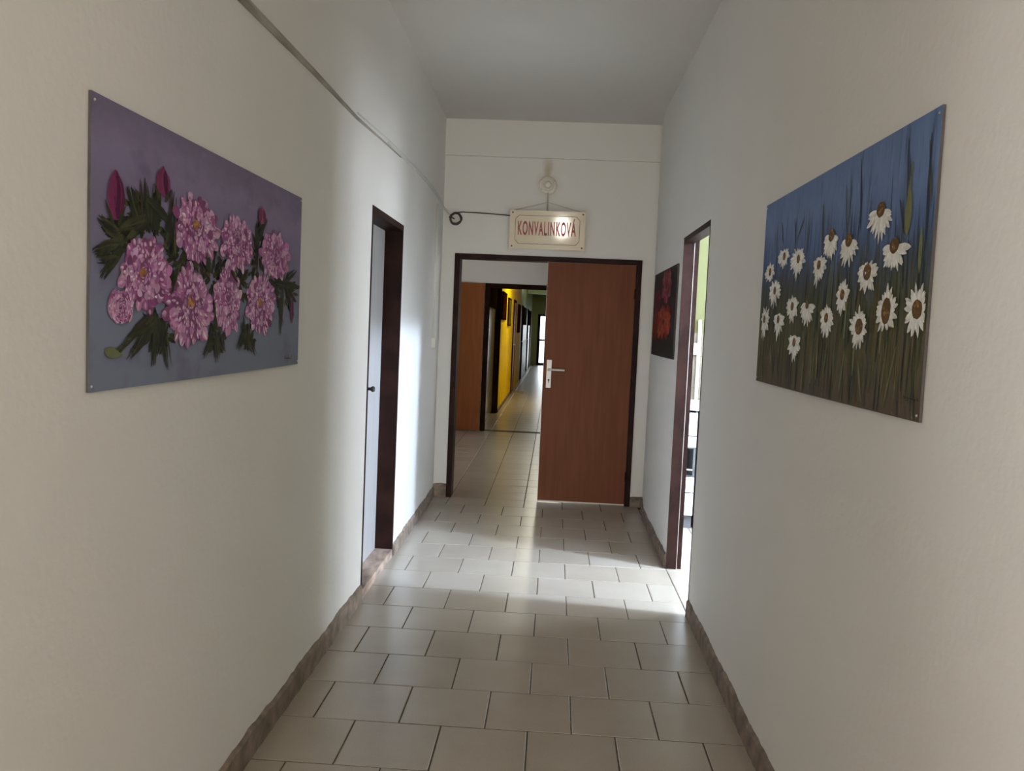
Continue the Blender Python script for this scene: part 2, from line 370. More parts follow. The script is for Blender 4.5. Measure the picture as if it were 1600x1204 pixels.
# corridor: running bond
k = -21
while True:
    y0 = 2.983+(k-1)*PYT; y1 = y0+PYT
    if y0 > YB: break
    off = -.655 if k % 2 == 0 else -.81
    lay(XL-.11 if (y0 > LD0-.1 and y1 < LD1+.1) else XL-.02, XR, max(y0, YR), min(y1, YB+.02), off, lambda a, b, c, d: c > 1.35)
    k += 1
# kitchen (straight grid)
y = 3.0
while y < 6.95:
    lay(XR, 3.9, y, min(y+PYT, 6.95), XR, lambda a, b, c, d: b < 1.42 and d > 4.2); y += PYT
# near strip of the kitchen seam ends at the corridor; hall and far corridor (straight grid)
y = YB+.02
while y < YH:
    y1 = min(y+PYT, YH); lay(-2.7, 1.9, y, y1, -.81, lambda a, b, c, d: a > -1.45 and b < .80 and c < 11.4); y += PYT
while y < YE:
    lay(-.985, .80, y, y+PYT, -.81, lambda *a: False); y += PYT
tag(obj('tile_field', stuff_bm, m_tile, floor), kind='stuff')

# ------------------------------------------------------------------ skirtings: rough-edged plaster bands
def skirting(name, p0, p1, inward, h=.10, label=None):
    p0, p1 = Vector(p0), Vector(p1); n = max(2, int((p1-p0).length/.035)); d = Vector(inward)*.012
    bm = bmesh.new(); prev = None
    for i in range(n+1):
        p = p0.lerp(p1, i/n); hh = h+random.uniform(-.004, .004)+.004*math.sin(i*.37)
        q = [bm.verts.new(c) for c in ((*p, -.002), (*(p+d*(1+random.uniform(-.1, .25))), -.002), (*(p+d), hh-.012), (*(p+d*.15), hh), (*p, hh))]
        if prev:
            for j in range(4): bm.faces.new((prev[j], q[j], q[j+1], prev[j+1]))
        else: bm.faces.new(q)
        prev = q
    bm.faces.new(prev[::-1]); bmesh.ops.recalc_face_normals(bm, faces=bm.faces[:])
    return struct(name, bm, m_skirt, label)
skirting('baseboard_left', (XL, YR), (XL, LD0-.005), (1, 0), .095, 'grimy grey brown skirting below the peony picture')
skirting('baseboard_left', (XL, LD1+.01), (XL, 5.5), (1, 0), .075)
skirting('baseboard_left', (XL, 5.5), (XLb, YB), (1, 0), .085)
skirting('baseboard_right', (XR, YR), (XR, RD0-.004), (-1, 0), .09, 'grimy grey brown skirting below the daisy picture')
skirting('baseboard_right', (XR, RD1+.02), (XR, 6.6), (-1, 0), .085)
skirting('baseboard_right', (XR, 6.6), (XRb, YB), (-1, 0), .085)
skirting('baseboard_back', (XLb, YB), (BX0, YB), (0, -1), .11)
skirting('baseboard_back', (BX1, YB), (XRb, YB), (0, -1), .085)
skirting('baseboard_yellow', (CX0, YP+.15), (CX0, 18.3), (1, 0), .06)

# ------------------------------------------------------------------ doors
# door_1: white leaf in a dark frame, left wall
d1 = thing('door_1', 'closed white door deep in its dark brown frame', None, (XL, LD0, 0), kind='structure')
obj('door_frame', boxes((XL-.125, XL+.003, LD0-.0, LD0+.022, 0, HD), (XL-.125, XL+.003, LD1-.022, LD1, 0, HD), (XL-.125, XL+.003, LD0+.022, LD1-.022, HD-.035, HD)), m_frame, d1)
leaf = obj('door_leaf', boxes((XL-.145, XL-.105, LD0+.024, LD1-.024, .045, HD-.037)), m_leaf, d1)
bm = bmesh.new(); lathe(bm, [(.026, 0), (.026, .004), (.010, .008), (.008, .050), (.013, .055), (.017, .064), (.013, .074), (.004, .076)], (XL-.105, 4.63, 1.07), 'X', 20)
obj('door_knob', bm, m_cable, leaf, smooth=True)
obj('threshold', boxes((XL-.105, XL+.004, LD0+.022, LD1-.022, -.004, .05)), m_thr, d1, bevel=.004)
# door_2: double doorway in the back wall, one leaf shut
d2 = thing('door_2', 'dark framed double doorway with one reddish brown leaf closed', None, (0, YB, 0), kind='structure')
obj('door_frame', boxes((BX0, BX0+.045, YB-.012, YB+.15, 0, HD+.005), (BX1-.045, BX1, YB-.012, YB+.15, 0, HD+.005), (BX0+.045, BX1-.045, YB-.012, YB+.15, HD-.035, HD+.005)), m_frame, d2, bevel=.003)
leaf = obj('door_leaf', boxes((-.078, BX1-.047, YB-.016, YB+.024, .020, HD-.038)), m_wood, d2, bevel=.0015)
obj('edge_strip', boxes((-.081, -.0785, YB-.015, YB+.023, .020, HD-.038), (-.078, BX1-.047, YB-.0165, YB+.023, .010, .0195)), m_cond, leaf)
obj('lock_plate', boxes((-.052, -.012, YB-.021, YB-.0165, .955, 1.185)), m_alu, leaf, bevel=.0015)
bm = bmesh.new(); lathe(bm, [(.012, 0), (.012, .012), (.009, .014), (.009, .05)], (-.032, YB-.071, 1.107), 'Y', 16)
tube(bm, [(-.034, YB-.064, 1.107), (.0, YB-.067, 1.107), (.07, YB-.062, 1.106), (.095, YB-.058, 1.105)], .0085, 10)
obj('door_handle', bm, m_alu, leaf, smooth=True)
bm = bmesh.new(); lathe(bm, [(.008, 0), (.008, .003)], (-.032, YB-.0235, 1.02), 'Y', 14); box(bm, -.035, -.029, YB-.0235, YB-.0205, .997, 1.018)
obj('keyhole', bm, m_black, leaf)
for z in (.25, 1.75):
    bm = bmesh.new(); tube(bm, [(BX1-.046, YB-.02, z-.04), (BX1-.046, YB-.02, z+.04)], .007, 10); obj('hinge', bm, m_frame, leaf, smooth=True)
# door_3: open doorway to the kitchen, steel frame with a rebate
d3 = thing('door_3', 'open kitchen doorway with worn dark steel frame', None, (XR, RD0, 0), kind='structure')
bm = bmesh.new()
for y, s in ((RD1, -1), (RD0, 1)):
    a, b = sorted((y, y+s*.012)); box(bm, XR-.002, XR+.060, a, b, 0, HD)
    a, b = sorted((y, y+s*.004)); box(bm, XR+.060, XR+.092, a, b, 0, HD)
box(bm, XR-.002, XR+.060, RD0+.012, RD1-.012, HD-.03, HD); box(bm, XR+.060, XR+.092, RD0+.004, RD1-.004, HD-.014, HD)
obj('door_frame', bm, m_frame, d3)
bm = bmesh.new(); tube(bm, [(XR+.062, RD1-.0125, .0), (XR+.062, RD1-.0125, HD-.03)], .0018, 8); obj('edge_glint', bm, m_cablep, d3)  # thin pale tube painted in for the glint along the steel frame edge
# door_4: doorway at the far side of the hall with its leaf folded back
d4 = thing('door_4', 'dark framed doorway with orange brown leaf folded back, beyond the hall', None, (0, YH, 0), kind='structure')
obj('door_frame', boxes((PX0, PX0+.06, YH-.02, YH+.13, 0, HD-.005), (PX1-.06, PX1, YH-.02, YH+.13, 0, HD-.005), (PX0+.06, PX1-.06, YH-.02, YH+.13, HD-.065, HD-.005)), m_frame2, d4)
obj('door_leaf', boxes((-1.765, PX0-.004, YH-.075, YH-.035, .012, HD-.01)), m_wood2, d4, bevel=.002)
# door_5: second frame at the end of the passage
d5 = thing('door_5', 'second dark door frame at the end of the glossy passage', None, (0, YP, 0), kind='structure')
obj('door_frame', boxes((-1.10, -.895, YP-.02, YP+.11, 0, 2.9), (.78, .92, YP-.02, YP+.11, 0, 2.9), (-.895, .78, YP-.02, YP+.11, 2.55, 2.9)), m_frame2, d5)
# doors in the left wall of the far corridor
for i, (y0, y1, m) in enumerate(((18.35, 19.3, m_wood2), (22.9, 23.8, m_frame2), (27.6, 28.5, m_frame2), (30.6, 31.5, m_frame2))):
    d = thing('door_%d' % (6+i), ['brown door in the yellow wall', 'first dark door after the yellow wall ends', 'middle dark door of the green walled corridor', 'last dark door before the glazed end door'][i], None, (CX0, y0, 0), kind='structure')
    obj('door_frame', boxes((CX0-.01, CX0+.022, y0, y0+.06, 0, 2.02), (CX0-.01, CX0+.022, y1-.06, y1, 0, 2.02), (CX0-.01, CX0+.022, y0+.06, y1-.06, 1.96, 2.02)), m_frame2, d)
    lf = obj('door_leaf', boxes((CX0-.01, CX0+.015, y0+.06, y1-.06, .01, 1.96)), m, d)
    bm = bmesh.new(); tube(bm, [(CX0+.012, y0+.13, 1.05), (CX0+.055, y0+.13, 1.05), (CX0+.055, y0+.24, 1.05)], .009, 8); obj('door_handle', bm, m_steel, lf)
# glazed door at the far end
d10 = thing('door_10', 'bright glazed door closing the far end of the corridor', None, (0, YE, 0), kind='structure')
obj('door_frame', boxes((-.66, -.56, YE-.03, YE+.09, 0, 1.95), (.62, .72, YE-.03, YE+.09, 0, 1.95), (-.56, .62, YE-.03, YE+.09, 1.88, 1.95), (-.56, .62, YE-.01, YE+.05, .93, 1.0), (-.56, .62, YE-.01, YE+.05, 0, .09), (-.0, .06, YE-.01, YE+.05, .09, .93), (-.0, .06, YE-.01, YE+.05, 1.0, 1.88)), m_frame2, d10)
for x0, x1 in ((-.56, 0), (.06, .62)):
    for z0, z1 in ((.09, .93), (1.0, 1.88)): obj('pane', boxes((x0, x1, YE+.015, YE+.022, z0, z1)), m_pane, d10)

# ------------------------------------------------------------------ ledge trunking, conduit, cables
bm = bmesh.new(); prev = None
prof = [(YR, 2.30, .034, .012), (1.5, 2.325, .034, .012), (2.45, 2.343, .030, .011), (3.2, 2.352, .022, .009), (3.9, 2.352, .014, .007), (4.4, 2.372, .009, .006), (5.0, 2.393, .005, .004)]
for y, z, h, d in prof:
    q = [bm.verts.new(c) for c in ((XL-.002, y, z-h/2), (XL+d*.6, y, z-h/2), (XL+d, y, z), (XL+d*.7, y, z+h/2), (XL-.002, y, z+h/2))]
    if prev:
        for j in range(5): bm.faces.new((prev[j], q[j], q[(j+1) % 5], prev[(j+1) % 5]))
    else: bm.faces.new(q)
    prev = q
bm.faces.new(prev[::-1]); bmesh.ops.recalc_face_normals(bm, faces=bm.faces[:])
struct('trim_2', bm, m_trunk, 'painted ledge with its shadow in the colour, running along the plaster above the peony picture')
bm = bmesh.new(); tube(bm, [(XL+.005, 4.6, 2.392), (XL+.005, 5.0, 2.40), (XL+.004, 5.5, 2.415), (XL-.004, 6.2, 2.42), (XLb+.012, 6.75, 2.41), (XLb+.015, 6.95, 2.37), (-.895, YB-.012, 2.33)], .0045, 6)
tube(bm, [(XL+.005, 3.9, 2.375), (XL+.005, 4.6, 2.410), (XL+.004, 5.5, 2.435), (XL-.004, 6.2, 2.445), (XLb+.012, 6.75, 2.43), (XLb+.015, 6.98, 2.38), (-.89, YB-.012, 2.35)], .0035, 6)
tag(obj('painted_cable', bm, m_cond), 'thin painted cable pair sagging from ledge to the cable coil', 'cable')
cd = thing('cable_conduit', 'white painted vertical conduit beside the corner left of the double doorway', 'conduit', (XLb+.01, 6.6, 1.27))
bm = bmesh.new(); tube(bm, [(XL-.006, 6.62, 1.32), (XL-.006, 6.62, 2.36)], .011, 10); obj('pipe', bm, m_cond, cd, smooth=True)
obj('junction_box', boxes((XL-.02, XL+.022, 6.59, 6.65, 1.25, 1.33)), m_cond, cd, bevel=.004)
cc = thing('cable_coil', 'dark coiled cable hanging near the corner above the doorway', 'cable', (-.848, YB-.02, 2.31))
bm = bmesh.new(); pts = []
for i in range(97):
    a = i/96*2*math.pi*4; r = .047-.004*math.sin(i*.7)-.0016*(i//24); pts.append((-.848+math.cos(a)*r, YB-.012-.004*(i//24), 2.302+math.sin(a)*r))
tube(bm, pts, .006, 6); obj('loops', bm, m_cable, cc, smooth=True)
bm = bmesh.new(); tube(bm, [(-.835, YB-.015, 2.352), (-.80, YB-.010, 2.358), (-.70, YB-.008, 2.357), (-.55, YB-.008, 2.352), (-.40, YB-.010, 2.344), (-.36, YB-.012, 2.342)], .0048, 6)
obj('cable_run', bm, m_cable, cc, smooth=True)
bm = bmesh.new(); tube(bm, [(-.895, YB-.012, 2.335), (-.88, YB-.014, 2.31), (-.86, YB-.014, 2.30)], .006, 6); tube(bm, [(-.90, YB-.012, 2.318), (-.885, YB-.016, 2.305)], .010, 8)
obj('cable_end', bm, m_cable, cc)

# ------------------------------------------------------------------ ceramic lamp holder on the back wall
lh = thing('lamp_holder', 'round cream lamp holder on the stained wall above the sign', 'lamp', (-.11, YB, 2.6))
bm = bmesh.new(); lathe(bm, [(.072, 0), (.074, -.010), (.070, -.022), (.058, -.030)], (-.11, YB, 2.597), 'Y', 40); obj('base_plate', bm, m_porc, lh, smooth=True)
bm = bmesh.new(); lathe(bm, [(.046, -.028), (.050, -.034), (.047, -.052), (.038, -.060), (.034, -.052), (.030, -.046)], (-.11, YB, 2.597), 'Y', 36); obj('collar', bm, m_porc, lh, smooth=True)
bm = bmesh.new(); lathe(bm, [(.024, -.040), (.024, -.068), (.017, -.074)], (-.11, YB, 2.597), 'Y', 28); obj('socket', bm, m_porc, lh, smooth=True)
for a in (.6, 3.74):
    bm = bmesh.new(); lathe(bm, [(.006, -.020), (.006, -.029)], (-.11+.06*math.cos(a), YB, 2.597+.06*math.sin(a)), 'Y', 10); obj('screw', bm, m_cablep, lh)

# ------------------------------------------------------------------ hanging sign
SX, SZ = -.098, 2.232
sg = thing('hanging_sign', 'cream sign with red narrow capitals hung over the double doorway', 'sign', (SX, YB-.05, SZ-.15))
tilt = math.radians(1.36); roll_s = -math.radians(.15)
RS = Matrix.Translation((SX, YB-.05, SZ)) @ Matrix.Rotation(roll_s, 4, 'Y') @ Matrix.Rotation(tilt, 4, 'X')
def sign_bm(bm):
    bmesh.ops.transform(bm, matrix=RS, verts=bm.verts[:]); return bm
hw, hh = .300, .150
obj('board', sign_bm(boxes((-hw, hw, 0, .018, -hh, hh))), m_cream, sg, bevel=.003)
bm = bmesh.new()
def oct_(w, h, c): return [(-w+c, -h), (w-c, -h), (w, -h+c), (w, h-c), (w-c, h), (-w+c, h), (-w, h-c), (-w, -h+c)]
A, B = oct_(.262, .115, .030), oct_(.2585, .1115, .0288)
va = [bm.verts.new((x, -.0012, z)) for x, z in A]; vb = [bm.verts.new((x, -.0012, z)) for x, z in B]; vc = [bm.verts.new((x, .0004, z)) for x, z in A]; vd = [bm.verts.new((x, .0004, z)) for x, z in B]
for i in range(8):
    j = (i+1) % 8; bm.faces.new((va[i], va[j], vb[j], vb[i])); bm.faces.new((va[i], vc[i], vc[j], va[j])); bm.faces.new((vb[i], vb[j], vd[j], vd[i]))
obj('border_line', sign_bm(bm), m_line, sg)
bm = boxes((-hw-.002, hw+.002, -.003, .0195, hh-.006, hh+.004), (-hw-.002, hw+.002, -.003, .0195, -hh-.004, -hh+.006), (-hw-.004, -hw+.006, -.003, .0195, -hh+.006, hh-.006), (hw-.006, hw+.004, -.003, .0195, -hh+.006, hh-.006))
obj('rim', sign_bm(bm), m_cream, sg)
for x in (-hw+.016, hw-.016):
    for z in (-hh+.016, hh-.016):
        bm = bmesh.new(); lathe(bm, [(.007, .001), (.007, -.004), (.003, -.005)], (x, 0, z), 'Y', 10); obj('screw', sign_bm(bm), m_line, sg)
cu = bpy.data.curves.new('lettering', 'FONT'); cu.body = 'KONVALINKOV\u00c1'; cu.align_x = 'CENTER'; cu.align_y = 'CENTER'; cu.size = .118; cu.extrude = .0006; cu.offset = .0030; cu.space_character = 1.22
to = bpy.data.objects.new('tmp', cu); COL.objects.link(to); bpy.context.view_layer.update()
me = bpy.data.meshes.new_from_object(to.evaluated_get(bpy.context.evaluated_depsgraph_get())); bpy.data.objects.remove(to)
me.name = 'lettering'; xs = [v.co.x for v in me.vertices]
wd = max(xs)-min(xs); cx = (max(xs)+min(xs))/2
for v in me.vertices:
    x = (v.co.x-cx)/wd*.470; v.co = RS @ Vector((x-.004, -.001-v.co.z, v.co.y*1.28+.006))
me.materials.clear(); me.materials.append(m_red)
lo = bpy.data.objects.new('lettering', me); COL.objects.link(lo); lo.parent = sg; lo.matrix_parent_inverse = Matrix.Translation(-sg.location)
apex = Vector((SX-.008, YB-.05, 2.455))
for s in (-1, 1):
    bm = bmesh.new(); tube(bm, [RS @ Vector((s*(hw-.012), .009, hh)), apex], .0024, 6); obj('cord', bm, m_cablep, sg)
bm = bmesh.new(); tube(bm, [(SX-.008, YB-.05, 2.382), (SX-.008, YB-.05, 2.53)], .0065, 8); tube(bm, [(SX-.008, YB-.05, 2.528), (SX-.008, YB-.028, 2.532)], .005, 8); obj('hanger_rod', bm, m_cablep, sg)

# ------------------------------------------------------------------ pictures: board + painted relief
def painting(name, label, x, face, y0, y1, z0, z1, ground, thick=.007, skew=0):
    """board on a wall plane x, face=+1 looks to +x. skew lifts nothing; gives slight warp at the foot"""
    t = thing(name, label, 'picture', (x, (y0+y1)/2, z0))
    bm = bmesh.new(); n = 12; fr, bk = [], []
    for i in range(n+1):
        y = y0+(y1-y0)*i/n; b = .006*math.sin(math.pi*i/n)
        fr.append([bm.verts.new((x+face*(thick+b*1.3), y, z0)), bm.verts.new((x+face*thick, y, z1))])
        bk.append([bm.verts.new((x+face*(.001+b*1.3), y, z0)), bm.verts.new((x+face*.001, y, z1))])
    for i in range(n):
        bm.faces.new((fr[i][0], fr[i+1][0], fr[i+1][1], fr[i][1])); bm.faces.new((bk[i][0], bk[i][1], bk[i+1][1], bk[i+1][0]))
        bm.faces.new((fr[i][1], fr[i+1][1], bk[i+1][1], bk[i][1])); bm.faces.new((fr[i][0], bk[i][0], bk[i+1][0], fr[i+1][0]))
    for e in (0, n): bm.faces.new((fr[e][0], fr[e][1], bk[e][1], bk[e][0]))
    bmesh.ops.recalc_face_normals(bm, faces=bm.faces[:]); bo = obj('board', bm, ground, t); bo.data.materials.append(m_edge)
    for pl in bo.data.polygons:
        if pl.normal.x*face < .9: pl.material_index = 1
    def depth(y, z):
        i = (y-y0)/(y1-y0); b = .006*math.sin(math.pi*min(1, max(0, i)))*1.3*(z1-z)/(z1-z0)
        return thick+b
    t['_'] = 0; del t['_']
    return t, (x, face, depth, (y0, y1, z0, z1))
class Strokes:
    def __init__(s, ctx): s.bm = bmesh.new(); s.lay = s.bm.loops.layers.float_color.new('paint'); s.ctx = ctx; s.h = .0006
    def poly(s, pts, c, lift=None, c2=None):
        x, face, depth, (ya, yb, za, zb) = s.ctx
        s.h += .000004; h = lift if lift is not None else s.h
        vs = []
        for y, z in pts:
            y = min(yb-.004, max(ya+.004, y)); z = min(zb-.004, max(za+.004, z))
            vs.append(s.bm.verts.new((x+face*(depth(y, z)+h), y, z)))
        try: fc = s.bm.faces.new(vs)
        except ValueError: return
        n = len(vs)
        for i, l in enumerate(fc.loops):
            k = c if (c2 is None or i < n/2) else c2; l[s.lay] = (*k, 1)
    def stroke(s, y0, z0, y1, z1, w, c, c2=None, taper=1.0, curve=0):
        """petal or blade shaped dab from (y0,z0) to (y1,z1)"""
        dy, dz = y1-y0, z1-z0; L = math.hypot(dy, dz) or 1e-5; ny, nz = -dz/L, dy/L
        L_, R_ = [], []
        for t, k in ((0, .35), (.25, .8), (.55, 1.0), (.82, .75), (1, .15)):
            if taper < 1: k = max(.12, k if t < .5 else (1-t)*1.6*1.0)
            cy = y0+dy*t+ny*curve*math.sin(math.pi*t); cz = z0+dz*t+nz*curve*math.sin(math.pi*t)
            L_.append((cy+ny*w/2*k, cz+nz*w/2*k)); R_.append((cy-ny*w/2*k, cz-nz*w/2*k))
        s.poly(L_+R_[::-1], c, c2=c2)
    def ell(s, y, z, ry, rz, c, n=18, jag=.06):
        s.poly([(y+math.cos(i*2*math.pi/n)*ry*(1+random.uniform(-jag, jag)), z+math.sin(i*2*math.pi/n)*rz*(1+random.uniform(-jag, jag))) for i in range(n)], c)
    def done(s, name, parent, label=None):
        x, face = s.ctx[0], s.ctx[1]
        s.bm.normal_update()
        for fc in s.bm.faces:
            if fc.normal.x*face < 0: fc.normal_flip()
        o = obj(name, s.bm, m_paint, parent)
        if label: o['label'] = label
        return o
def vary(c, k=.15):
    m = 1+random.uniform(-k, k); return tuple(max(0, x*m*(1+random.uniform(-k*.3, k*.3))) for x in c)

# --- peonies
g1 = canvas_mat('peony_ground', [(0, (.18, .20, .27)), (.28, (.19, .215, .30)), (.55, (.19, .17, .265)), (.85, (.235, .195, .315)), (1, (.18, .15, .235))], (1, 1, 1.6), 4.0, 1.27, 1.87, (.13, .10, .18), .55)
p1, c1 = painting('peony_painting', 'wide painting of pink peonies on a dusky violet ground', XL, 1, 1.673, 3.078, 1.275, 1.872, g1)
GR = [(.024, .030, .016), (.036, .042, .018), (.014, .018, .011), (.060, .058, .026), (.030, .022, .018)]
leaves = [(1.813,1.588,1.681,1.556,.0112),(1.801,1.575,1.724,1.512,.0099),(1.789,1.603,1.705,1.628,.0099),(1.849,1.616,1.754,1.639,.0124),(1.874,1.619,1.822,1.707,.0112),(1.899,1.628,1.883,1.735,.0099),(1.94,1.626,1.95,1.728,.0124),(2.011,1.608,2.029,1.727,.0124),(1.899,1.646,1.777,1.608,.0136),(2.009,1.66,1.897,1.695,.0136),(2.034,1.584,2.039,1.637,.0155),(2.241,1.558,2.221,1.6,.0155),(2.483,1.542,2.526,1.577,.0136),(2.617,1.634,2.611,1.726,.0099),(2.638,1.687,2.698,1.745,.0087),(1.946,1.43,1.818,1.374,.0124),(1.946,1.423,1.831,1.344,.0112),(1.96,1.43,1.936,1.318,.0112),(1.974,1.424,2.014,1.311,.0087),(1.906,1.41,1.843,1.386,.0099),(1.989,1.411,1.962,1.346,.0124),(2.287,1.382,2.225,1.331,.0074),(2.296,1.389,2.3,1.313,.0087),(2.315,1.389,2.347,1.342,.0074),(2.514,1.396,2.461,1.343,.0087),(2.526,1.387,2.601,1.327,.0087),(2.536,1.412,2.54,1.346,.0074),(2.866,1.544,2.849,1.385,.0087),(2.896,1.545,2.997,1.453,.0087),(2.779,1.558,3.053,1.553,.0099),(2.894,1.564,3.016,1.609,.0074),(2.811,1.505,2.876,1.413,.0074),(2.266,1.411,2.25,1.367,.0074),(1.83,1.38,1.761,1.346,.0062),(2.395,1.568,2.484,1.526,.0112),(2.043,1.545,2.022,1.49,.0099),(1.756,1.56,1.702,1.544,.0087)]
st = Strokes(c1); st.h = .0004
for y, z, ry, rz in ((1.90, 1.655, .075, .040), (1.79, 1.60, .05, .03), (2.06, 1.56, .07, .09), (2.27, 1.54, .09, .06), (2.46, 1.54, .09, .05), (2.62, 1.63, .05, .07), (1.95, 1.40, .09, .035), (2.30, 1.375, .05, .03), (2.54, 1.375, .05, .03), (2.88, 1.53, .11, .045), (2.13, 1.60, .12, .05)):
    for k in range(44):
        a = random.uniform(0, 6.28); q = random.uniform(.1, 1.1); yy, zz = y+math.cos(a)*ry*q, z+math.sin(a)*rz*q
        st.stroke(yy, zz, yy+math.cos(a)*ry*.5, zz+math.sin(a)*rz*.6, random.uniform(.012, .024), vary(random.choice(GR), .3), taper=.6)
for y0, z0, y1, z1, w in leaves:
    for k in range(8):
        j = random.uniform(-.018, .018); st.stroke(y0+j, z0+random.uniform(-.01, .01), y1+j*.9+random.uniform(-.008, .008), z1+random.uniform(-.008, .008), w*random.uniform(.9, 1.7), vary(random.choice(GR), .3), vary(random.choice(GR), .3), taper=.6, curve=random.uniform(-.008, .008))
for y, z in ((1.757, 1.357),): st.stroke(y-.03, z, y+.04, z-.01, .03, (.15, .16, .08), taper=.6)
tag(st.done('painted_foliage', p1), kind='stuff')
PK = [(.40, .17, .34), (.48, .24, .41), (.31, .10, .25), (.56, .34, .50), (.24, .07, .18)]
PL = [(.74, .52, .66), (.88, .76, .82), (.64, .38, .58)]
def blossom(ctx, cy, cz, y0, y1, z0, z1, parent, label, centre=True, pale=1.0):
    st = Strokes(ctx); st.h = .0036
    my, mz = (y0+y1)/2, (z0+z1)/2; ry, rz = (y1-y0)/2*.97, (z1-z0)/2*.97
    n = 26; ph = random.uniform(0, 6)
    out = [(my+math.cos(i*2*math.pi/n)*ry*.84*(1+.05*math.sin(i*2.4+ph)), mz+math.sin(i*2*math.pi/n)*rz*.84*(1+.06*math.sin(i*1.9+ph))) for i in range(n)]
    st.poly(out, vary((.20, .07, .18), .08))
    for ring, cnt in ((1.0, 17), (.88, 24), (.78, 24), (.68, 22), (.54, 18), (.40, 14), (.27, 10), (.15, 7)):
        for i in range(cnt):
            a = i*2*math.pi/cnt+random.uniform(-.2, .2); cyr = my+(cy-my)*(1-ring); czr = mz+(cz-mz)*(1-ring)
            rg = ring*random.uniform(.86, 1.09); oy, oz = cyr+math.cos(a)*ry*rg, czr+math.sin(a)*rz*rg
            L = .30; iy, iz = oy+(cy-oy)*L, oz+(cz-oz)*L
            w = random.uniform(.024, .036)*(.6+.4*ring)
            base = vary(random.choice(PK), .28)
            st.stroke(oy, oz, iy, iz, w, base, curve=random.uniform(-.006, .006))
            if random.random() < .72*pale:
                k = random.uniform(.14, .30); st.stroke(oy+(cy-oy)*.02, oz+(cz-oz)*.02, oy+(cy-oy)*k, oz+(cz-oz)*k, w*random.uniform(.26, .50), vary(random.choice(PL), .12), vary(random.choice(PK), .1))
    if centre:
        for k in range(9):
            a = random.uniform(0, 6.28); st.stroke(cy, cz, cy+math.cos(a)*ry*.16, cz+math.sin(a)*rz*.14, .010, vary(random.choice([(.42, .20, .05), (.50, .27, .10), (.33, .13, .06)]), .2))
    o = st.done('peony_bloom', parent, label)
    return o
PE = [((2.443,1.658,2.312,2.591,1.564,1.736), 'pink bloom without visible centre', False), ((2.787,1.644,2.63,2.948,1.558,1.728), 'duller round pink bloom at the far edge', False),
      ((2.163,1.668,2.024,2.32,1.56,1.748), 'topmost pink bloom', True), ((1.787,1.448,1.73,1.841,1.415,1.486), 'drooping lower lobe of the largest bloom', False),
      ((1.883,1.528,1.774,2.036,1.439,1.615), 'largest pink bloom with orange centre', True), ((2.379,1.49,2.272,2.486,1.377,1.593), 'tall narrow pink bloom', False),
      ((2.133,1.471,1.973,2.282,1.352,1.57), 'low pink bloom with ragged petals', True), ((2.639,1.486,2.509,2.799,1.378,1.584), 'low pink bloom with pale centre', True)]
for (cy, cz, y0, y1, z0, z1), lab, ce in PE:
    blossom(c1, cy, cz, y0, y1, z0, z1, p1, lab, ce, .45 if 'duller' in lab else 1)
st = Strokes(c1); st.h = .0050
for y0, z0, y1, z1 in ((2.034,1.584,2.039,1.637),(2.241,1.558,2.221,1.60),(2.395,1.568,2.45,1.535),(2.483,1.542,2.526,1.577),(2.30,1.60,2.33,1.56),(2.043,1.545,2.022,1.49),(2.60,1.60,2.61,1.66),(2.49,1.40,2.50,1.44),(2.29,1.40,2.28,1.46),(2.73,1.56,2.80,1.54),(1.86,1.615,1.80,1.60),(2.0,1.63,2.01,1.68)):
    for k in range(4):
        j = random.uniform(-.016, .016); st.stroke(y0+j, z0, y1-j*.5, z1+random.uniform(-.008, .008), random.uniform(.012, .022), vary(random.choice(GR), .3), taper=.6)
tag(st.done('painted_leaves', p1), kind='stuff')
for cy, cz, y0, y1, z0, z1 in ((1.764,1.681,1.722,1.816,1.63,1.735),(1.977,1.748,1.929,2.028,1.71,1.782),(2.653,1.761,2.61,2.70,1.727,1.787),(2.98,1.471,2.955,3.005,1.433,1.51)):
    st = Strokes(c1); st.h = .0034; w = y1-y0
    for k in range(16):
        o_ = random.uniform(-.32, .32)*w; st.stroke(cy+o_*1.0, z0+abs(o_)*.4, cy+o_*.5, z1-abs(o_)*.5, w*random.uniform(.2, .42), vary(random.choice([(.14, .018, .07), (.20, .03, .10), (.09, .012, .05), (.26, .08, .17)]), .15))
    for s_ in (-1, 1): st.stroke(cy+s_*w*.1, z0-.01, cy+s_*w*.45, z0+(z1-z0)*.35, w*.16, vary(GR[1]), taper=.6)
    st.done('peony_bud', p1)
st = Strokes(c1); st.h = .001
for k in range(5): st.stroke(2.915+k*.018, 1.300, 2.924+k*.018, 1.312-(k % 2)*.012, .004, (.05, .02, .03))
st.stroke(2.905, 1.302, 2.992, 1.299, .003, (.06, .02, .03)); st.done('signature', p1, 'small dark scribbled signature')
for y, z in ((1.684, 1.857), (3.066, 1.861), (1.682, 1.287), (3.068, 1.287)):
    bm = bmesh.new(); lathe(bm, [(.003, .003), (.003, .0085), (.002, .0095)], (XL, y, z), 'X', 8); obj('nail', bm, m_steel, p1)

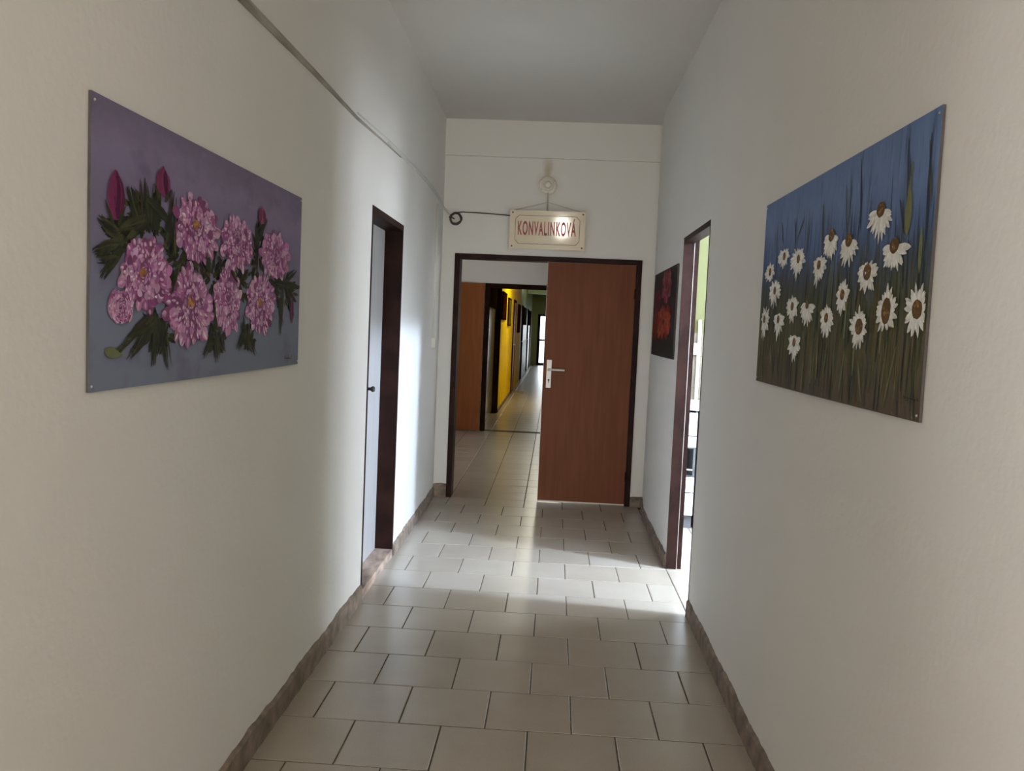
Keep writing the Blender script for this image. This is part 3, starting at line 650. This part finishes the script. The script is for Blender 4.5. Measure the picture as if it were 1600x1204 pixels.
# --- daisies
g2 = canvas_mat('daisy_ground', [(0, (.10, .070, .045)), (.22, (.105, .095, .045)), (.40, (.085, .095, .055)), (.52, (.075, .095, .12)), (.66, (.10, .16, .32)), (.85, (.15, .22, .41)), (1, (.12, .19, .36))], (1, 9, 1.1), 3.2, 1.29, 1.918, (.035, .045, .075), .6)
p2, c2 = painting('daisy_painting', 'wide painting of white daisies against blue sky and brown grass', XR, -1, 1.765, 3.174, 1.287, 1.920, g2)
st = Strokes(c2); st.h = .0004
for k in range(260):
    y = random.uniform(1.78, 3.16); z = random.uniform(1.29, 1.60); L = random.uniform(.06, .22)
    st.stroke(y, z-L*.4, y+random.uniform(-.015, .015), z+L*.6, random.uniform(.005, .013), vary(random.choice([(.07, .08, .03), (.11, .10, .04), (.045, .05, .03), (.13, .085, .045), (.19, .18, .075), (.04, .045, .04), (.025, .03, .02)]), .3), taper=.6)
for k in range(46):
    y = random.uniform(1.78, 3.16); z = random.uniform(1.62, 1.80)
    st.stroke(y, z-.06, y+random.uniform(-.01, .01), z+random.uniform(.05, .12), random.uniform(.004, .009), vary(random.choice([(.05, .07, .13), (.07, .09, .12), (.09, .10, .07)]), .3), taper=.6)
for a in [(1.919,1.887,1.89,1.675,.010,0),(1.886,1.832,1.9,1.743,.014,2),(1.89,1.775,1.892,1.675,.036,2),(1.803,1.873,1.795,1.636,.012,0),(1.81,1.86,1.78,1.72,.010,1),(2.209,1.9,2.171,1.712,.008,0),(2.492,1.827,2.476,1.697,.012,1),(1.746,1.877,1.773,1.668,.010,0),(2.94,1.834,2.902,1.754,.010,0),(2.671,1.818,2.734,1.755,.010,1),(1.817,1.685,1.814,1.59,.018,2),(1.942,1.761,1.904,1.682,.010,0),(2.305,1.852,2.278,1.723,.008,1),(2.782,1.824,2.746,1.739,.010,0),(1.733,1.73,1.75,1.609,.018,1),(1.95,1.45,1.97,1.32,.008,2),(2.22,1.42,2.24,1.31,.010,2),(2.12,1.40,2.08,1.30,.009,2),(1.90,1.44,1.95,1.30,.007,2),(2.36,1.44,2.38,1.33,.009,2),(2.47,1.42,2.47,1.33,.008,2)]:
    st.stroke(*a[:5], vary([(.035, .045, .075), (.10, .095, .06), (.16, .17, .075)][a[5]], .1), taper=1)
tag(st.done('painted_stems', p2), kind='stuff')
DA = [(2.047,1.748,1.956,2.139,1.674,1.761),(2.394,1.727,2.321,2.478,1.658,1.744),(2.251,1.699,2.162,2.332,1.632,1.712),(1.951,1.657,1.851,2.035,1.595,1.665),(2.103,1.612,2.017,2.179,1.55,1.64),(2.703,1.691,2.616,2.815,1.62,1.732),(2.875,1.714,2.803,2.966,1.672,1.743),(2.488,1.657,2.411,2.55,1.592,1.686),(3.053,1.674,2.984,3.135,1.629,1.71),(2.969,1.605,2.869,3.062,1.542,1.649),(2.267,1.564,2.204,2.322,1.504,1.605),(2.732,1.546,2.651,2.814,1.487,1.586),(2.571,1.546,2.47,2.647,1.474,1.558),(3.092,1.509,2.995,3.144,1.428,1.56),(2.895,1.507,2.801,2.965,1.436,1.531),(2.383,1.506,2.308,2.449,1.439,1.545),(2.129,1.482,2.067,2.206,1.419,1.538),(1.969,1.517,1.896,2.038,1.458,1.578),(1.808,1.517,1.742,1.883,1.443,1.576),(2.68,1.434,2.588,2.76,1.373,1.461)]
for i, (cy, cz, y0, y1, z0, z1) in enumerate(DA):
    st = Strokes(c2); st.h = .0026
    up_ = (z1-cz) > .3*(cz-z0)            # full face or drooping
    n = 13 if up_ else 11
    st.stroke(cy, z0-.005, cy+random.uniform(-.01, .01), z0-.08, .005, (.10, .11, .045), taper=.6)
    for lay_ in (0, 1):
        for k in range(n):
            if up_: a = k*2*math.pi/n+random.uniform(-.12, .12)+lay_*.2
            else: a = math.pi+.12+(math.pi-.24)*(k+.5*lay_)/(n-1)+random.uniform(-.05, .05)
            ca, sa = math.cos(a), math.sin(a)
            ey = (y1-cy if ca > 0 else cy-y0)*abs(ca)*(.93 if lay_ == 0 else .78)*random.uniform(.74, 1.08); ez = (z1-cz if sa > 0 else cz-z0)*abs(sa)*(.97 if lay_ == 0 else .8)*random.uniform(.74, 1.08)
            ty, tz = cy+math.copysign(ey, ca), cz+math.copysign(ez, sa)
            w = random.uniform(.012, .019); c = vary([(.60, .60, .56), (.86, .86, .82)][lay_], .10)
            st.stroke(cy+(ty-cy)*.12, cz+(tz-cz)*.12, ty, tz, w, c, vary((.70, .70, .66), .1))
    rr = .014+.0045*(i in (0, 3, 4, 16, 17, 18, 1, 2))*1.5; rv = rr*(1.0 if not up_ else 1.15)
    if i == 17: rv *= 1.5
    if i < 4: cz += .004
    st.ell(cy, cz, rr*1.25, rv*.85, (.12, .065, .02))
    for k in range(14):
        a = random.uniform(0, 6.28); q = random.uniform(.2, .9); st.stroke(cy+math.cos(a)*rr*q, cz+math.sin(a)*rv*q*.8, cy+math.cos(a)*rr*q*1.0+.003, cz+math.sin(a)*rv*q*.8+.006, .006, vary(random.choice([(.25, .13, .03), (.34, .19, .05), (.16, .08, .03)]), .2))
    st.done('daisy_bloom', p2)
st = Strokes(c2); st.h = .001
for k in range(5): st.stroke(1.772+k*.016, 1.329, 1.782+k*.016, 1.337-(k % 2)*.010, .004, (.03, .025, .02))
st.stroke(1.770, 1.331, 1.85, 1.333, .003, (.03, .025, .02)); st.done('signature', p2, 'small dark scribbled signature')
for y, z in ((1.776, 1.906), (3.16, 1.908), (1.776, 1.30), (3.16, 1.30)):
    bm = bmesh.new(); lathe(bm, [(.003, -.003), (.003, -.0085), (.002, -.0095)], (XR, y, z), 'X', 8); obj('nail', bm, m_steel, p2)

# --- red flowers on black, beyond the kitchen doorway
g3 = canvas_mat('black_ground', [(0, (.020, .020, .018)), (.5, (.022, .016, .018)), (1, (.018, .020, .018))], (1, 1, 1), 4, 1.28, 1.88, (.03, .012, .015), .4)
XQ = XR-.001
p3, c3 = painting('red_flower_painting', 'dark painting of red flowers between kitchen doorway and back corner', XQ, -1, 5.375, 6.57, 1.283, 1.878, g3, thick=.010)
def redflower(cy, cz, ry, rz, cols, n=15):
    st = Strokes(c3); st.h = .001
    for lay_ in (1, .7, .42):
        for k in range(n):
            a = k*2*math.pi/n+random.uniform(-.15, .15); q = lay_*random.uniform(.85, 1.05)
            st.stroke(cy+math.cos(a)*ry*.08, cz+math.sin(a)*rz*.08, cy+math.cos(a)*ry*q, cz+math.sin(a)*rz*q, .060*lay_+.018, vary(random.choice(cols), .2), vary(random.choice(cols), .2))
    st.ell(cy, cz, ry*.14, rz*.14, (.03, .012, .01)); st.done('painted_flower', p3)
redflower(5.86, 1.76, .27, .125, [(.17, .010, .025), (.23, .022, .05), (.10, .008, .018), (.20, .08, .09)])
redflower(6.33, 1.67, .23, .10, [(.08, .010, .018), (.12, .03, .04), (.05, .008, .012)])
redflower(5.90, 1.52, .42, .125, [(.26, .022, .014), (.34, .045, .020), (.16, .012, .010), (.22, .075, .04)])
redflower(6.35, 1.50, .20, .11, [(.17, .018, .014), (.11, .012, .010)])
st = Strokes(c3); st.h = .0005
for k in range(50):
    y = random.uniform(5.40, 6.55); z = random.uniform(1.29, 1.42); st.stroke(y, z, y+random.uniform(-.04, .04), z+random.uniform(.04, .1), .014, vary((.022, .028, .014), .4), taper=.6)
tag(st.done('painted_stems', p3), kind='stuff')

# --- pictures in the far corridor
for y0, y1, z0, z1, m, nm, lab in ((14.26, 15.3, 1.55, 2.02, (.10, .022, .012), 'dark red', 'dark red picture nearest on the yellow wall'), (16.1, 16.9, 1.45, 1.98, (.20, .15, .02), 'olive', 'olive brown picture second on the yellow wall'),
                           (20.4, 21.6, 1.30, 1.98, (.10, .035, .015), 'brown', 'tall brown picture past the first yellow wall door'), (24.3, 26.2, 1.50, 2.0, (.04, .04, .03), 'dark', 'dark picture on the green wall'), (29.0, 30.2, 1.50, 2.0, (.05, .05, .045), 'grey', 'small grey picture furthest down the corridor')):
    t = thing('framed_picture', lab, 'picture', (CX0, (y0+y1)/2, z0), 'pictures along the far corridor')
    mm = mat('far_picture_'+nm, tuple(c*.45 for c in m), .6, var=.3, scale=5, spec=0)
    obj('picture_frame', boxes((CX0, CX0+.03, y0, y0+.03, z0, z1), (CX0, CX0+.03, y1-.03, y1, z0, z1), (CX0, CX0+.03, y0+.03, y1-.03, z0, z0+.03), (CX0, CX0+.03, y0+.03, y1-.03, z1-.03, z1)), m_frame2, t)
    obj('canvas', boxes((CX0, CX0+.024, y0+.03, y1-.03, z0+.03, z1-.03)), mm, t)

# --- door mat by the yellow wall door
bm = boxes((-.86, -.62, 18.5, 19.1, -.001, .012)); tag(obj('door_mat', bm, mat('mat_fibre', (.42, .36, .26), .9, var=.2, scale=40), bevel=.003), 'small pale door mat by the brown door in the yellow wall', 'mat')

# --- ceiling lamps
def ceiling_lamp(y, z, power, col, lab, x=0, glow=3.0, group='far corridor ceiling lamps'):
    t = thing('ceiling_lamp', lab, 'lamp', (x, y, z-.08), group)
    bm = bmesh.new(); lathe(bm, [(.15, 0), (.16, -.01), (.16, -.03), (.14, -.035)], (x, y, z), 'Z', 28); obj('lamp_base', bm, m_white, t, smooth=True)
    bm = bmesh.new(); lathe(bm, [(.14, -.034), (.135, -.06), (.11, -.085), (.06, -.10), (.01, -.105)], (x, y, z), 'Z', 28); obj('lamp_globe', bm, lamp_mat('lamp_glow', col, glow), t, smooth=True)
    l = bpy.data.lights.new('lamp_light', 'POINT'); l.energy = power; l.color = col; l.shadow_soft_size = .15
    o = bpy.data.objects.new('lamp_light', l); COL.objects.link(o); o.location = (x, y, z-.24); return t
ceiling_lamp(16.0, 2.9, 70, (1.0, .92, .75), 'round glowing ceiling lamp over the yellow walls')
ceiling_lamp(4.0, 3.1, 1500, (.61, .76, 1.0), 'round kitchen ceiling lamp out of sight beyond the doorway', 3.4, 20, 'kitchen lamps')
ceiling_lamp(-2.5, 3.1, 42, (1.0, .92, .80), 'round corridor ceiling lamp behind the viewer', .05, 60, 'corridor lamps')
ceiling_lamp(25.0, 2.9, 14, (.95, .98, .85), 'round ceiling lamp over the green walls')

# ------------------------------------------------------------------ kitchen furniture seen through the doorway
kx0, kx1, ky = .845, 1.084, 6.35
def front(name, x0, x1, z0, z1, parent, m=None):
    return obj(name, boxes((x0, x1, ky-.018, ky-.001, z0, z1)), m or m_kwhite, parent, bevel=.006)
ku = thing('kitchen_unit', 'narrow white kitchen unit with dark niche just inside the doorway', 'cabinet', ((kx0+kx1)/2, ky, 0))
obj('carcass', boxes((kx0, kx0+.016, ky, 6.93, .10, .885), (kx1-.016, kx1, ky, 6.93, .10, .885), (kx0+.016, kx1-.016, 6.91, 6.93, .10, .885), (kx0+.016, kx1-.016, ky, 6.91, .10, .116), (kx0+.016, kx1-.016, ky, 6.91, .385, .40), (kx0+.016, kx1-.016, ky, 6.91, .60, .616)), m_glass_d, ku)
obj('plinth', boxes((kx0, kx1, ky+.03, 6.93, 0, .10)), m_glass_d, ku)
for z0, z1 in ((.103, .268), (.276, .388), (.612, .692), (.700, .868)): front('drawer', kx0+.003, kx1-.003, z0, z1, ku)
bm = bmesh.new(); tube(bm, [(kx0+.02, ky-.01, .455), (kx1-.02, ky-.02, .445)], .006, 8); obj('rail', bm, m_steel, ku)
kc = thing('base_cabinet', 'white two door base cabinet beside the narrow kitchen unit', 'cabinet', (1.4, ky, 0))
obj('carcass', boxes((1.10, 1.70, ky, 6.93, .10, .885)), m_kwhite, kc); obj('plinth', boxes((1.10, 1.70, ky+.03, 6.93, 0, .10)), m_glass_d, kc)
for x0, x1 in ((1.103, 1.397), (1.403, 1.697)):
    dd = front('door', x0, x1, .103, .868, kc); bm = bmesh.new(); xh = x1-.04 if x0 < 1.2 else x0+.04
    tube(bm, [(xh, ky-.016, .72), (xh, ky-.042, .72), (xh, ky-.042, .82), (xh, ky-.016, .82)], .005, 8); obj('handle', bm, m_steel, dd)
tag(obj('worktop', boxes((kx0, 1.72, ky-.03, 6.945, .888, .922)), m_kwhite, bevel=.004), 'white worktop over the kitchen units', 'worktop')
sp = thing('wall_splashback', 'beige tiled splashback above the kitchen worktop', None, (1.6, 6.955, .93), kind='structure')
obj('mortar', boxes((.845, 2.6, 6.95, 6.9549, .925, 1.46)), m_grout, sp)
me_cache = {}
for x in range(9):
    for z0, z1 in ((.925, 1.02), (1.02, 1.27), (1.27, 1.46)):
        x0 = .845+x*.195; key = (round(z1-z0, 3))
        if key not in me_cache:
            o = obj('tile', boxes((.002, .193, 6.942, 6.9499, .002, z1-z0-.002)), m_btile, sp); me_cache[key] = o.data; o.parent = sp
            o.matrix_parent_inverse = Matrix.Translation(-sp.location); o.location = (x0, 0, z0)
        else:
            o = bpy.data.objects.new('tile', me_cache[key]); COL.objects.link(o); o.parent = sp; o.matrix_parent_inverse = Matrix.Translation(-sp.location); o.location = (x0, 0, z0)
bm = bmesh.new(); tube(bm, [(1.158, 6.925, .922), (1.158, 6.925, 1.52), (1.158, 6.94, 1.56)], .014, 12)
tag(obj('kitchen_pipe', bm, m_porc, smooth=True), 'cream upright pipe standing on the kitchen worktop', 'pipe')
sk = thing('wall_socket', 'white socket box on the beige kitchen tiles', 'socket', (1.10, 6.94, 1.28))
obj('cover', boxes((1.085, 1.14, 6.915, 6.9415, 1.285, 1.375)), m_white, sk, bevel=.004)
obj('flap', boxes((1.090, 1.135, 6.911, 6.9149, 1.30, 1.36)), m_white, sk, bevel=.0015)
